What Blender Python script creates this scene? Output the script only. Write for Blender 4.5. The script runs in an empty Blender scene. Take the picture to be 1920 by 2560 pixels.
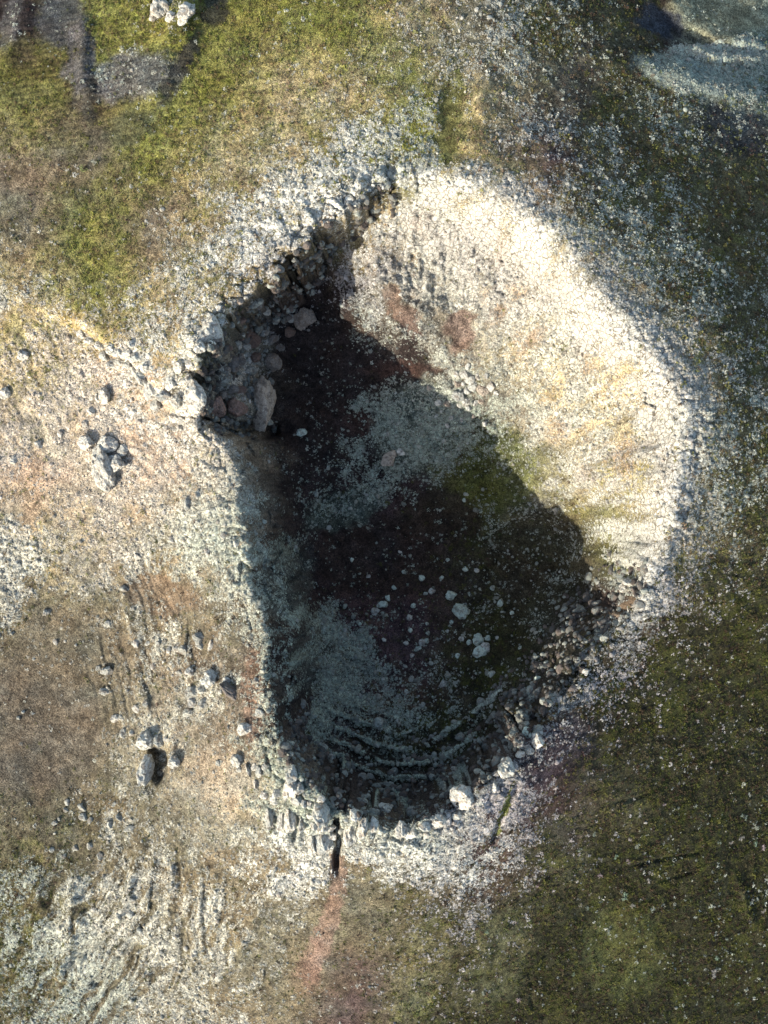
import bpy, math, random
import numpy as np
from mathutils import Vector

random.seed(7)
RS = np.random.RandomState(11)
scene = bpy.context.scene
COL = scene.collection

# ------------------------------------------------------------------ camera
H0, D0 = 15.0, 230.0            # reference ground level, camera height above it
HC = H0 + D0
cam_d = bpy.data.cameras.new('camera')
cam = bpy.data.objects.new('camera', cam_d)
COL.objects.link(cam)
cam.location = (0, 0, HC)
cam.rotation_euler = (0, 0, 0)
cam_d.sensor_width = 36.0
cam_d.lens = 36.0 * D0 / 256.0
cam_d.clip_start = 1.0
cam_d.clip_end = 3000.0
scene.camera = cam

# ------------------------------------------------------------------ sky, sun, exposure
SUN_EL, SUN_AZ = math.radians(22.5), math.radians(222.0)   # azimuth: direction towards the sun, from +x
sun_vec = Vector((math.cos(SUN_AZ) * math.cos(SUN_EL), math.sin(SUN_AZ) * math.cos(SUN_EL), math.sin(SUN_EL)))
world = bpy.data.worlds.new('World')
scene.world = world
world.use_nodes = True
wn, wl = world.node_tree.nodes, world.node_tree.links
wn.clear()
sky = wn.new('ShaderNodeTexSky')
sky.sky_type = 'NISHITA'
sky.sun_disc = False
sky.sun_elevation = SUN_EL
sky.sun_rotation = math.atan2(sun_vec.x, sun_vec.y)
sky.air_density = 1.0
sky.dust_density = 1.6
bg = wn.new('ShaderNodeBackground')
bg.inputs['Strength'].default_value = 0.15
wo = wn.new('ShaderNodeOutputWorld')
wl.new(sky.outputs[0], bg.inputs[0])
wl.new(bg.outputs[0], wo.inputs[0])
sun_d = bpy.data.lights.new('sun', 'SUN')
sun_d.energy = 4.0
sun_d.angle = math.radians(0.5)
sun_d.color = (1.0, 0.95, 0.85)
sun = bpy.data.objects.new('sun', sun_d)
COL.objects.link(sun)
sun.rotation_euler = sun_vec.to_track_quat('Z', 'Y').to_euler()
scene.view_settings.view_transform = 'Standard'
scene.view_settings.look = 'None'
scene.view_settings.gamma = 1.0
scene.view_settings.use_curve_mapping = False
scene.view_settings.exposure = 1.1

scene.render.engine = 'CYCLES'
scene.cycles.max_bounces = 3
scene.cycles.diffuse_bounces = 2

# ------------------------------------------------------------------ helpers
def at(px, py, h):
    """ground position in metres of a feature seen at photo position (px, py) lying at height h"""
    s = 0.1 * (HC - h) / D0
    return ((px - 960.0) * s, (1280.0 - py) * s)

def to_px(x, y, h):
    s = 0.1 * (HC - h) / D0
    return x / s + 960.0, 1280.0 - y / s

def _hash(ix, iy, seed):
    n = (ix.astype(np.int64) * 374761393 + iy.astype(np.int64) * 668265263 + seed * 974634777) & 0xFFFFFFFF
    n = ((n ^ (n >> 13)) * 1274126177) & 0xFFFFFFFF
    n = (n ^ (n >> 16)) & 0xFFFFFFFF
    return n.astype(np.float64) / 4294967295.0

def vnoise(x, y, seed=0):
    ix, iy = np.floor(x), np.floor(y)
    fx, fy = x - ix, y - iy
    fx = fx * fx * fx * (fx * (fx * 6 - 15) + 10)
    fy = fy * fy * fy * (fy * (fy * 6 - 15) + 10)
    a, b = _hash(ix, iy, seed), _hash(ix + 1, iy, seed)
    c, d = _hash(ix, iy + 1, seed), _hash(ix + 1, iy + 1, seed)
    return (a + (b - a) * fx) * (1 - fy) + (c + (d - c) * fx) * fy      # 0..1

def fbm(x, y, seed=0, octaves=4, gain=0.5):
    s, amp, tot = 0.0, 1.0, 0.0
    for o in range(octaves):
        ca, sa = math.cos(o * 1.1), math.sin(o * 1.1)
        s = s + amp * (vnoise((x * ca - y * sa) * 2 ** o, (x * sa + y * ca) * 2 ** o, seed + o * 17) - 0.5)
        tot += amp * 0.5
        amp *= gain
    return s / tot                                                       # about -1..1

def worley(x, y, seed=0):
    ix, iy = np.floor(x), np.floor(y)
    f1 = np.full(x.shape, 9.0); f2 = np.full(x.shape, 9.0); cid = np.zeros(x.shape)
    for dx in (-1, 0, 1):
        for dy in (-1, 0, 1):
            cx, cy = ix + dx, iy + dy
            px = cx + _hash(cx, cy, seed); py = cy + _hash(cx, cy, seed + 5)
            d = np.hypot(x - px, y - py)
            nearer = d < f1
            f2 = np.where(nearer, f1, np.minimum(f2, d))
            cid = np.where(nearer, _hash(cx, cy, seed + 9), cid)
            f1 = np.where(nearer, d, f1)
    return f1, f2, cid

def smooth(a, b, x):
    t = np.clip((x - a) / (b - a), 0, 1)
    return t * t * (3 - 2 * t)

def tps(points):
    """thin-plate surface through (x, y, h) control points"""
    P = np.array(points, float)
    X = P[:, :2] / 100.0
    n = len(X)
    r2 = ((X[:, None] - X[None]) ** 2).sum(-1)
    K = r2 * np.log(r2 + 1e-9) * 0.5 + np.eye(n) * 0.002
    A = np.zeros((n + 3, n + 3))
    A[:n, :n] = K; A[:n, n] = 1; A[:n, n + 1:] = X; A[n, :n] = 1; A[n + 1:, :n] = X.T
    w = np.linalg.solve(A, np.concatenate([P[:, 2], np.zeros(3)]))
    def f(x, y):
        x = x / 100.0; y = y / 100.0
        out = w[n] + w[n + 1] * x + w[n + 2] * y
        for i in range(n):
            q = (x - X[i, 0]) ** 2 + (y - X[i, 1]) ** 2
            out = out + w[i] * 0.5 * q * np.log(q + 1e-9)
        return out
    return f

def polydist(x, y, pts, closed=False):
    """distance, signed side (+ left), parameter along a polyline in metres"""
    pts = list(pts)
    if closed: pts = pts + [pts[0]]
    best = np.full(x.shape, 1e9); side = np.zeros(x.shape); par = np.zeros(x.shape)
    for i in range(len(pts) - 1):
        ax, ay = pts[i]; bx, by = pts[i + 1]
        dx, dy = bx - ax, by - ay
        L2 = dx * dx + dy * dy + 1e-9
        t = np.clip(((x - ax) * dx + (y - ay) * dy) / L2, 0, 1)
        d = np.hypot(x - ax - t * dx, y - ay - t * dy)
        m = d < best
        best = np.where(m, d, best)
        side = np.where(m, np.sign(dx * (y - ay) - dy * (x - ax)), side)
        par = np.where(m, i + t, par)
    return best, side, par

# ------------------------------------------------------------------ terrain design: heights in metres
# crater rim, clockwise from the north; px, py, rim height, foot height just inside, edge width, rockiness
RIM = [
 (1007,445,31,27,3,.8),(1111,434,33,31,4,.5),(1215,463,34,33,5,.5),(1319,532,35,34,5,.5),(1435,636,37,36,5,.6),
 (1516,740,38,37,5,.6),(1620,856,39,38,5,.7),(1701,972,40,39,5,.7),(1724,1076,40,39,5,.7),(1712,1157,39,38,5,.7),
 (1690,1250,38,37,5,.7),(1666,1365,37,35,5,.7),(1625,1440,36,34,3,.75),(1590,1512,35,32.5,1.8,.75),(1481,1614,34,30,1.8,.75),
 (1423,1706,35,29,1.6,.8),(1352,1790,36,27,1.4,.9),(1312,1836,38,25,1.2,1.),(1273,1902,38,23,1.0,1.),(1165,1990,38,21,1.0,1.),
 (1030,2066,38,20,1.0,1.),(930,2050,38,20,1.0,1.),(856,2030,37.5,20,1.0,1.),(752,1944,37,20,1.4,1.),(700,1890,36,22,2.0,1.),
 (680,1805,34,24,5,.8),(671,1620,31,23,7,.75),(648,1527,29,21,7,.75),(613,1423,27,20,7,.8),(602,1273,25,19,7,.75),
 (560,1120,23,17,5,.8),(512,1035,24,14,1.4,1.),(505,930,26,13,1.4,1.),(580,800,28,11,1.2,1.),(655,722,29,10,1.0,1.),
 (740,636,30,11,1.0,1.),(833,555,30,14,1.0,1.),(926,498,31,20,1.2,1.)]
OUT = [(0,1500,2),(0,1750,0),(0,2000,0),(200,1700,1),(150,1950,0),(300,1500,6),(430,1500,12),(550,1500,23),(330,1750,6),(450,1800,15),
 (570,1850,26),(0,2200,-2),(200,2200,4),(400,2150,13),(600,2150,25),(740,2150,31),(850,2180,31),(0,2560,-8),(200,2500,-2),(400,2500,3),(600,2500,9),
 (800,2500,12),(1000,2500,11),(1200,2500,6),(1500,2500,-4),(1920,2560,-20),(1000,2250,27),(1200,2200,22),(1400,2200,11),(1600,2200,3),
 (1920,2200,-10),(1500,1900,20),(1700,1900,9),(1920,1900,-3),(1650,1700,19),(1920,1700,5),(1750,1500,27),(1920,1500,16),(1770,1300,33),
 (1920,1300,25),(1820,1100,36),(1920,1050,31),(1920,800,29),(1750,800,36),(1920,600,24),(1650,600,33),(1500,500,33),(1700,450,26),
 (1920,400,18),(1400,400,32),(1300,300,30),(1500,300,26),(1700,250,20),(1920,200,13),(1920,0,6),(1700,50,14),(1500,100,22),(1300,100,27),
 (1000,300,29),(1000,100,27),(800,100,24),(800,300,26),(600,100,21),(600,300,22),(400,100,19),(400,300,19),(200,100,15),(200,300,16),
 (0,100,12),(0,300,13),(0,500,13),(200,500,16),(400,500,19),(600,500,24),(750,500,28),(200,700,17),(0,660,14),(350,800,20),(430,880,24),
 (100,900,10),(250,960,13),(400,1060,18),(0,1000,5),(200,1150,9),(400,1200,15),(500,1270,21),(0,1250,4),(250,1350,8),(120,1500,3),
 (-600,0,-5),(-600,1280,-12),(-600,2560,-25),(960,-700,18),(960,3300,-20),(2600,0,-18),(2600,1280,-15),(2600,2560,-45),(-400,-500,0),(2400,-500,-12),
 (-400,3100,-30),(2400,3100,-45)]
INN = [(900,1350,-9),(800,1250,-7),(1000,1450,-9),(1100,1500,-7),(900,1500,-8),(850,1100,-5),(750,1050,-3),(1000,1200,-6),(1140,1210,-6),
 (1180,1300,-7),(1240,1270,-5),(1650,1000,34),(1500,1000,23),(1350,1000,10),(1250,1020,2),(1150,1040,-3),(1500,850,29),(1350,800,20),(1220,820,11),(1100,880,5),
 (1350,600,29),(1200,600,22),(1100,600,18),(1000,600,15),(1000,520,21),(900,580,12),(800,660,6),(720,740,3),(880,700,7),(960,760,9),(900,860,0),
 (650,860,4),(620,960,5),(700,960,0),(640,1060,4),(690,1150,4),(700,1300,3),(690,1450,5),(780,1400,-5),(740,1620,6),(800,1600,0),(780,1760,8),(850,1750,2),
 (900,1850,6),(1000,1880,8),(1100,1820,8),(1200,1760,9),(1000,1720,0),(900,1700,-2),(1320,1660,13),(1200,1600,2),(1350,1550,4),(1250,1450,-5),
 (1400,1450,-2),(1500,1490,9),(1320,1340,-6),(1450,1300,3),(1580,1350,20),(1600,1200,31),(820,1960,12),(940,1990,14),(1080,1960,14)]

rim_w = [at(p[0], p[1], p[2]) for p in RIM]
def catmull(vals, n=6):
    V = np.array(vals, float); N = len(V); out = []
    for i in range(N):
        p0, p1, p2, p3 = V[i - 1], V[i], V[(i + 1) % N], V[(i + 2) % N]
        for k in range(n):
            t = k / n
            out.append(0.5 * (2 * p1 + (p2 - p0) * t + (2 * p0 - 5 * p1 + 4 * p2 - p3) * t * t + (3 * p1 - p0 - 3 * p2 + p3) * t ** 3))
    return np.array(out)
RC = catmull([(rim_w[i][0], rim_w[i][1], RIM[i][2], RIM[i][3], RIM[i][4], RIM[i][5]) for i in range(len(RIM))], 5)

f_out = tps([at(*p) + (p[2],) for p in OUT] + [(r[0], r[1], r[2]) for r in RC[::5]])
f_inn = tps([at(*p) + (p[2],) for p in INN] + [at(RIM[i][0], RIM[i][1], RIM[i][3]) + (RIM[i][3],) for i in range(len(RIM))])

def axis(lo, hi, step, far):
    core = np.arange(lo, hi + step * 0.5, step)
    a = [lo]; s = step
    while a[-1] > -far: s *= 1.22; a.append(a[-1] - s)
    b = [hi]; s = step
    while b[-1] < far: s *= 1.22; b.append(b[-1] + s)
    return np.concatenate([np.array(a[1:])[::-1], core, np.array(b[1:])])
STEP = 0.31
xs = axis(-110, 110, STEP, 420)
ys = axis(-146, 136, STEP, 460)
NX, NY = len(xs), len(ys)
# coarse evaluation of the smooth fields, then interpolation
cx = np.linspace(xs[0], xs[-1], 300); cx = np.unique(np.concatenate([np.linspace(xs[0], -115, 12), np.linspace(-115, 115, 190), np.linspace(115, xs[-1], 12)]))
cy = np.unique(np.concatenate([np.linspace(ys[0], -150, 12), np.linspace(-150, 140, 240), np.linspace(140, ys[-1], 12)]))
CX, CY = np.meshgrid(cx, cy)
def lerp_grid(F, gx, gy, x, y):
    i = np.clip(np.searchsorted(gx, x) - 1, 0, len(gx) - 2); j = np.clip(np.searchsorted(gy, y) - 1, 0, len(gy) - 2)
    tx = np.clip((x - gx[i]) / (gx[i + 1] - gx[i]), 0, 1); ty = np.clip((y - gy[j]) / (gy[j + 1] - gy[j]), 0, 1)
    return (F[j, i] * (1 - tx) + F[j, i + 1] * tx) * (1 - ty) + (F[j + 1, i] * (1 - tx) + F[j + 1, i + 1] * tx) * ty
def lerp_axes(F):
    # separable interpolation of a coarse field to the full grid
    A = np.empty((len(cy), NX))
    for r in range(len(cy)): A[r] = np.interp(xs, cx, F[r])
    B = np.empty((NY, NX))
    j = np.clip(np.searchsorted(cy, ys) - 1, 0, len(cy) - 2)
    t = np.clip((ys - cy[j]) / (cy[j + 1] - cy[j]), 0, 1)[:, None]
    return A[j] * (1 - t) + A[j + 1] * t
X, Y = np.meshgrid(xs, ys)
rd, rs, rp = polydist(CX, CY, RC[:, :2], True)
# inside test by winding
inside = np.zeros(CX.shape, bool)
for i in range(len(RC)):
    x1, y1 = RC[i, :2]; x2, y2 = RC[(i + 1) % len(RC), :2]
    c = ((y1 > CY) != (y2 > CY)) & (CX < (x2 - x1) * (CY - y1) / (y2 - y1 + 1e-12) + x1)
    inside ^= c
sd_c = np.where(inside, -rd, rd)
pi = rp.astype(int) % len(RC)
SD = lerp_axes(sd_c)
WID = np.maximum(lerp_axes(RC[pi, 4]), 0.9)
RGH = np.clip(lerp_axes(RC[pi, 5]), 0, 1)
HO = lerp_axes(f_out(CX, CY))
HI = lerp_axes(f_inn(CX, CY))
rim_ang = np.arctan2(Y + 2.0, X - 6.0)

# jagged rim edge
n1 = fbm(X / 9.0, Y / 9.0, 3, 3)
f1, f2, c1 = worley(X / 3.4 + 0.25 * n1, Y / 3.4, 21)
g1, g2, c2 = worley(X / 1.3 + 0.3 * n1, Y / 1.3, 25)
RW = np.clip((RGH - .55) / .45, 0, 1)
sdj = SD + RGH * n1 * 1.8 + RW * ((c1 - 0.5) * 2.4 + (c2 - .5) * 1.3 + fbm(X / 2.0, Y / 2.0, 8, 4) * 1.1)
bt = np.clip((sdj / WID + 1.6) / 1.9, 0, 1)
strat = bt + RW * 0.10 * np.sin(bt * 14 + 3 * n1 + 2 * c1) * bt * (1 - bt) * 4
blend = smooth(0, 1, np.clip(strat, 0, 1))
Hh = HI + (HO - HI) * blend
inn_mask = 1 - blend

# ---- local landforms: (kind, height, half width, reference height, polyline in photo positions)
FEATURES = [
 ('gully', 5.5, 2.6, 14, [(525,1058),(580,1072),(640,1074),(690,1060)]),
 ('ridge', 3.5, 8.0, 12, [(890,560),(960,700),(1030,790),(1062,870)]),
 ('ridge', 3.0, 4.0, 8, [(800,620),(860,740),(900,820)]),
 ('ridge', 7.0, 4.5, 18, [(500,860),(555,930),(600,990),(640,1035)]),
 ('gully', 4.0, .95, 27, [(848,2010),(844,2050),(848,2090),(840,2130),(842,2165)]),
 ('gully', 1.6, 1.0, 28, [(755,2010),(745,2060),(735,2100)]),
 ('gully', 1.4, 1.0, 27, [(775,2040),(758,2085)]),
 ('gully', 1.2, 1.6, 27, [(695,2010),(690,2080)]),
 ('gully', 1.4, 1.0, 28, [(1290,1950),(1262,2010),(1245,2060),(1232,2130)]),
 ('gully', 1.0, 5.5, 28, [(1160,160),(1140,330),(1085,430)]),
 ('ridge', 1.5, 6.0, 28, [(1195,180),(1190,320),(1150,420)]),
 ('ridge', 3.0, 6.0, 20, [(480,-30),(445,90),(400,180),(330,260)]),
 ('ridge', 1.6, 3.2, 16, [(205,0),(208,130),(215,290)]),
 ('ridge', 1.4, 3.5, 13, [(70,-10),(40,90),(0,180)]),
 ('scarp', 3.0, 1.6, 19, [(500,1052),(430,1020),(372,960),(335,905),(262,868),(190,815),(110,780)]),
 ('ridge', 1.2, 2.0, 8, [(215,1090),(262,1180),(292,1230)]),
 ('scarp', 2.6, 2.0, 12, [(1920,118),(1790,122),(1690,78),(1640,0)]),
 ('ridge', 1.4, 4.0, 14, [(1560,180),(1700,220),(1830,250),(1920,240)]),
 ('ridge', 1.5, 1.6, 11, [(372,2080),(340,2150),(322,2210),(300,2280),(270,2330)]),
 ('ridge', 1.2, 1.4, 12, [(398,2110),(372,2200),(352,2280)]),
 ('ridge', 1.0, 1.8, 13, [(432,2140),(428,2250),(418,2330)]),
 ('ridge', .9, 1.4, 14, [(476,2140),(472,2260),(480,2380),(470,2460)]),
 ('ridge', .9, 1.3, 15, [(508,2160),(500,2300),(505,2420)]),
 ('ridge', .8, 1.4, 16, [(545,2170),(540,2300),(528,2400)]),
 ('ridge', 1.3, 1.6, 18, [(715,2160),(672,2240),(637,2295),(610,2350),(590,2420)]),
 ('gully', 1.6, 1.5, 6, [(350,2340),(290,2420),(240,2470),(200,2500)]),
 ('gully', 1.4, 1.4, 5, [(290,2320),(230,2370),(190,2400),(150,2440)]),
 ('ridge', 1.4, 2.0, 5, [(330,2330),(270,2390),(220,2430),(160,2480)]),
 ('ridge', 1.2, 2.0, 5, [(390,2420),(330,2470),(290,2540)]),
 ('ridge', 1.8, 3.0, 3, [(180,2180),(188,2280),(165,2400),(120,2520)]),
 ('ridge', 1.5, 3.0, 1, [(90,2180),(95,2280),(60,2380)]),
 ('ridge', 1.0, 2.2, 10, [(300,1430),(320,1560),(330,1640),(350,1740),(375,1800)]),
 ('ridge', 1.0, 1.6, 14, [(455,1560),(480,1660),(470,1720)]),
 ('ridge', 1.6, 2.4, 14, [(470,1750),(440,1810),(425,1870),(420,1930)]),
 ('gully', 4.0, 2.8, 10, [(395,1860),(400,1910),(375,1960)]),
 ('gully', .5, .8, 3, [(1560,2160),(1650,2150),(1760,2145),(1800,2110)]),
 ('gully', .4, .7, 4, [(1500,1985),(1580,1975),(1640,1955)]),
 ('gully', .5, .8, 3, [(1640,2215),(1700,2210),(1780,2190)]),
 ('ridge', .7, 1.6, -3, [(1840,2190),(1880,2260),(1895,2310),(1920,2350)]),
 ('gully', .4, .8, 6, [(1325,2430),(1333,2500),(1338,2560)]),
 ('ridge', 2.4, 2.4, -5, [(1200,1325),(1262,1300),(1330,1272),(1385,1230)]),
 ('gully', 2.6, 1.5, 30, [(1588,1500),(1530,1550),(1475,1605),(1432,1680),(1375,1760),(1310,1815)]),
 ('ridge', 1.6, 2.2, 15, [(1690,105),(1790,140),(1920,136)]),
 ('scarp', 1.8, 1.4, 9, [(1545,1480),(1490,1500),(1450,1480)]),
]
wx = fbm(X / 6.0, Y / 6.0, 41, 3) * 1.3
wy = fbm(X / 6.0, Y / 6.0, 57, 3) * 1.3
for kind, A, hw, hr, pl in FEATURES:
    pts = [at(p[0], p[1], hr) for p in pl]
    bx = [p[0] for p in pts]; by = [p[1] for p in pts]
    mrg = hw * 3 + 14
    i0, i1 = np.searchsorted(xs, [min(bx) - mrg, max(bx) + mrg]); j0, j1 = np.searchsorted(ys, [min(by) - mrg, max(by) + mrg])
    sl = (slice(j0, j1), slice(i0, i1))
    k = min(1.0, hw / 3.0)
    d, s, p = polydist(X[sl] + wx[sl] * k, Y[sl] + wy[sl] * k, pts)
    n = len(pts) - 1
    end = smooth(0, 0.5, p) * smooth(0, 0.5, n - p) * 0.75 + 0.25
    if kind == 'ridge':
        Hh[sl] += A * end * np.exp(-(d / hw) ** 2 * 1.6)
    elif kind == 'gully':
        Hh[sl] -= A * end * (1 - smooth(0.35 * hw, 1.1 * hw, d))
    else:
        sdv = -d * s
        step = 0.5 * (1 + np.tanh(sdv / hw * 1.6))
        Hh[sl] += A * end * (step - 0.35) * np.exp(-(d / 9.0) ** 2)

# terraces on the southern inner wall: ledges that follow the rim
sect = 1 - smooth(.36, .58, np.abs(rim_ang + 1.44))
acx, acy = at(1015, 1545, 10)
dl = -(np.hypot(X - acx, Y - acy) - 50.5 + n1 * 1.4 + fbm(X / 3.5, Y / 3.5, 77, 4, .62) * 1.1)
led = sect * smooth(0.5, 2.0, dl) * (1 - smooth(19, 25, dl)) * inn_mask * (.45 + .75 * vnoise(X / 7, Y / 7, 83))
saw = (dl / (2.7 + 1.0 * vnoise(X / 25, Y / 25, 85)) + .2 * n1) % 1.0
Hh += led * 2.0 * (smooth(0.0, 0.82, saw) * 0.0 + np.where(saw < 0.72, saw / 0.72, (1 - saw) / 0.28) - 0.5)

LEDGE = led * (smooth(.42, .6, saw) * (1 - smooth(.74, .84, saw)))
Hh += inn_mask * smooth(2, 8, -SD) * (fbm(X / 8.0, Y / 8.0, 87, 3) * 2.0 + .8 * fbm(X / 3.2, Y / 3.2, 89, 3))
# ------------------------------------------------------------------ ground cover maps (coverage of pale rock, soil colour with some painted shade)
ROCK = """
111125212222323544321123 111212112223334543323467 112222112333343443334445 111122122334442344334445
111112223466542444443333 112122335677656544443332 111123457876788755554433 322223578546788875554433
532234584346777887545443 453355645346657778865543 365545745425543666796544 456765653212367666689654
556676652235666566669754 455666521335566555558954 545666643245553445668964 344555664434422245678844
744466764321112434678643 854456776421112333688543 634454467532223333577432 422344347764233332565332
222355347775233222554322 122344546686543324543222 112344536666554435432222 112444456655544454222222
112443337634444653222222 113454337876577653211222 122454346876887542222212 554455435543464432222222
455555544422344322222122 556555544222333322112122 556554543222233221112222 465565543211222211111222""".split()
SOIL = """
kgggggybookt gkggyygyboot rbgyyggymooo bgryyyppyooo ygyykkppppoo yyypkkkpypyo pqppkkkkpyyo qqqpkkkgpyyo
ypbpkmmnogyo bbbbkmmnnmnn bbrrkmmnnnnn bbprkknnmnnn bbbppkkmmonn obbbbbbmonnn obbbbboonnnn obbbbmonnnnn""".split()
assert all(len(r) == 24 for r in ROCK) and len(ROCK) == 32
assert all(len(r) == 12 for r in SOIL) and len(SOIL) == 16
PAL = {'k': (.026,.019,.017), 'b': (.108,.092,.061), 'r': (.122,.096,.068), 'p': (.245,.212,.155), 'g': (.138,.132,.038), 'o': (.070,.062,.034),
       'y': (.235,.190,.108), 't': (.100,.125,.105), 'm': (.058,.036,.035), 'n': (.027,.026,.013), 'q': (.325,.262,.193)}
GRN = {'k': .04, 'b': .12, 'r': .15, 'p': .12, 'g': 1.0, 'o': .75, 'y': .45, 't': .3, 'm': .2, 'n': .8, 'q': .1}
rock_g = np.array([[(int(c) / 9.0) ** 1.1 * (.45 if int(c) < 3 else (.8 if int(c) == 3 else 1)) for c in r] for r in ROCK])
soil_g = np.array([[PAL[c] for c in r] for r in SOIL])
CRUST = """
ggcggcccggtt ggggccgcggtg cccccwgcvggg cccwwwxxcggg cccwvvcxxxgg qqwwdtcccxxc qqwqdtttccxg qqqcttttcxxg
cqcgttttgcxg cccctttgggvv ccccttgggvvg ccccttttvvvv cccctttvvvgg gcccwwwwvvgg gcccccvvvggg ggccccvvgggg""".split()
assert all(len(r) == 12 for r in CRUST) and len(CRUST) == 16
CPAL = {'w': (.70,.67,.58), 'x': (.36,.332,.292), 'c': (.52,.49,.395), 'g': (.37,.395,.32), 't': (.310,.350,.270), 'v': (.36,.32,.325), 'q': (.60,.51,.41), 'd': (.13,.115,.10)}  # teal crust: lichen with the tone of shaded interior rock painted in
crust_g = np.array([[CPAL[c] for c in r] for r in CRUST])
gr_g = np.array([[GRN[c] for c in r] for r in SOIL])
PX, PY = to_px(X, Y, Hh)
wpx = PX + fbm(X / 7.0, Y / 7.0, 101, 5, .62) * 75
wpy = PY + fbm(X / 7.0, Y / 7.0, 131, 5, .62) * 75
def sample(G, cell):
    gx = np.arange(G.shape[1]) * cell + cell / 2; gy = np.arange(G.shape[0]) * cell + cell / 2
    x = np.clip(wpx, gx[0], gx[-1]); y = np.clip(wpy, gy[0], gy[-1])
    if G.ndim == 2: return lerp_grid(G, gx, gy, x, y)
    return np.stack([lerp_grid(G[..., k], gx, gy, x, y) for k in range(G.shape[2])], -1)
ROCKM = sample(rock_g, 80.0)
SOILM = sample(soil_g, 160.0)
GRNM = sample(gr_g, 160.0)
CRUSTM = sample(crust_g, 160.0)
CRUSTM = CRUSTM * (1 + .16 * fbm(X / 4, Y / 4, 157, 4)[..., None])
qpx = PX + fbm(X / 2.8, Y / 2.8, 171, 4, .6) * 24
qpy = PY + fbm(X / 2.8, Y / 2.8, 181, 4, .6) * 24
# patches with a shape of their own, some painted shade: px, py, rx, ry, turn, colour, rock cover, strength
PATCH = [
 (150,45,62,80,0,(.048,.047,.048),.12,.9),(200,150,38,110,4,(.055,.055,.060),.1,.9),(330,190,125,62,-14,(.072,.070,.070),.3,.9),(25,60,28,80,18,(.075,.073,.072),.25,.7),  # dark plough plots, the shadow band across them painted in too
 (450,170,24,120,27,(.034,.032,.030),.05,.9),(330,320,70,42,-20,(.055,.056,.032),.1,.7),(540,20,38,48,0,(.030,.028,.024),.05,.9),(225,250,20,60,0,(.05,.046,.036),.1,.8),(60,230,90,26,-8,(.075,.07,.03),.05,.6),  # the dark diagonal patches paint the hump's cast shadow onto the soil
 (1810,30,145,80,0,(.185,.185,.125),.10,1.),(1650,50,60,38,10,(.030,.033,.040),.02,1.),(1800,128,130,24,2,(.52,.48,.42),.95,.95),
 (1720,190,140,45,15,(.19,.22,.19),.55,.8),(1450,200,60,120,20,(.08,.065,.05),.15,.6),(1840,330,120,60,15,(.035,.035,.042),.12,.7),(1130,290,26,130,8,(.085,.085,.03),.1,.9),  # last: green valley streak, darkened as the shaded side of its ridge
 (1150,828,38,55,15,(.150,.105,.080),.02,1.),(1000,780,26,90,-35,(.13,.085,.065),.12,.8),(1000,925,110,22,0,(.045,.027,.022),.08,.9),(860,1060,90,40,0,(.045,.027,.022),.06,.9),  # wide maroon band: maroon soil with the cliff's shadow finger painted in
 (760,1000,120,150,0,(.022,.016,.014),.14,.75),(800,820,110,70,0,(.022,.016,.014),.16,.6),(930,1390,170,110,0,(.030,.021,.017),.10,.9),(1100,1290,110,70,0,(.030,.022,.016),.08,.9),(1060,1070,130,120,-20,(.085,.105,.085),.72,.7),(860,1270,110,50,-20,(.07,.085,.065),.5,.7),(720,1450,60,110,10,(.08,.09,.075),.6,.6),(820,1660,80,120,-25,(.08,.09,.075),.6,.6),  # greenish ones: lichen soil with the teal tone of shaded rubble painted in
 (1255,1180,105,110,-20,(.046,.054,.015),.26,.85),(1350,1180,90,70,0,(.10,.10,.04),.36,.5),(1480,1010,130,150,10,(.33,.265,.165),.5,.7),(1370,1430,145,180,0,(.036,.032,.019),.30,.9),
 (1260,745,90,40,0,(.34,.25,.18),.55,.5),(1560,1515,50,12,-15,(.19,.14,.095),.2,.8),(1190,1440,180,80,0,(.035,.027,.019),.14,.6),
 (80,1820,200,190,0,(.098,.081,.060),.04,.9),(180,1620,170,120,0,(.110,.093,.066),.14,.7),(400,1490,110,50,10,(.130,.095,.065),.12,.8),(812,2330,24,160,16,(.150,.100,.074),.05,.85),
 (842,2190,22,70,0,(.15,.105,.078),.05,.9),(775,2400,30,60,16,(.17,.11,.085),.15,.5),(900,2480,110,110,0,(.085,.066,.055),.2,.3),(630,1740,26,130,0,(.17,.105,.075),.2,.5),
 (540,1950,90,90,0,(.23,.185,.14),.3,.4),(1340,1900,60,70,0,(.05,.04,.045),.15,.6),(1260,2020,9,70,20,(.13,.14,.04),.03,.9),(1430,1840,60,60,0,(.055,.045,.05),.2,.6),
 (90,1180,120,40,0,(.31,.225,.165),.35,.5),(60,1260,60,50,0,(.20,.155,.115),.15,.6),(330,960,120,60,30,(.36,.26,.19),.5,.6),(380,1130,110,90,20,(.33,.23,.165),.4,.5),
 (1560,2380,110,120,0,(.085,.090,.03),.08,.5),(1240,2400,80,150,20,(.105,.100,.05),.15,.5),(1050,2420,70,150,20,(.115,.108,.055),.15,.5),
]
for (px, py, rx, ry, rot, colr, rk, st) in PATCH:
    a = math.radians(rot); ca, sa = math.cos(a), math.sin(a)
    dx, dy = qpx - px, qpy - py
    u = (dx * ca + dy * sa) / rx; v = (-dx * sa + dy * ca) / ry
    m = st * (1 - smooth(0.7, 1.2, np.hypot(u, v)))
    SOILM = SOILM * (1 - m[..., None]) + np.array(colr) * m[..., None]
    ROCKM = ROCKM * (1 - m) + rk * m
    GRNM = GRNM * (1 - m * 0.9)
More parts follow.
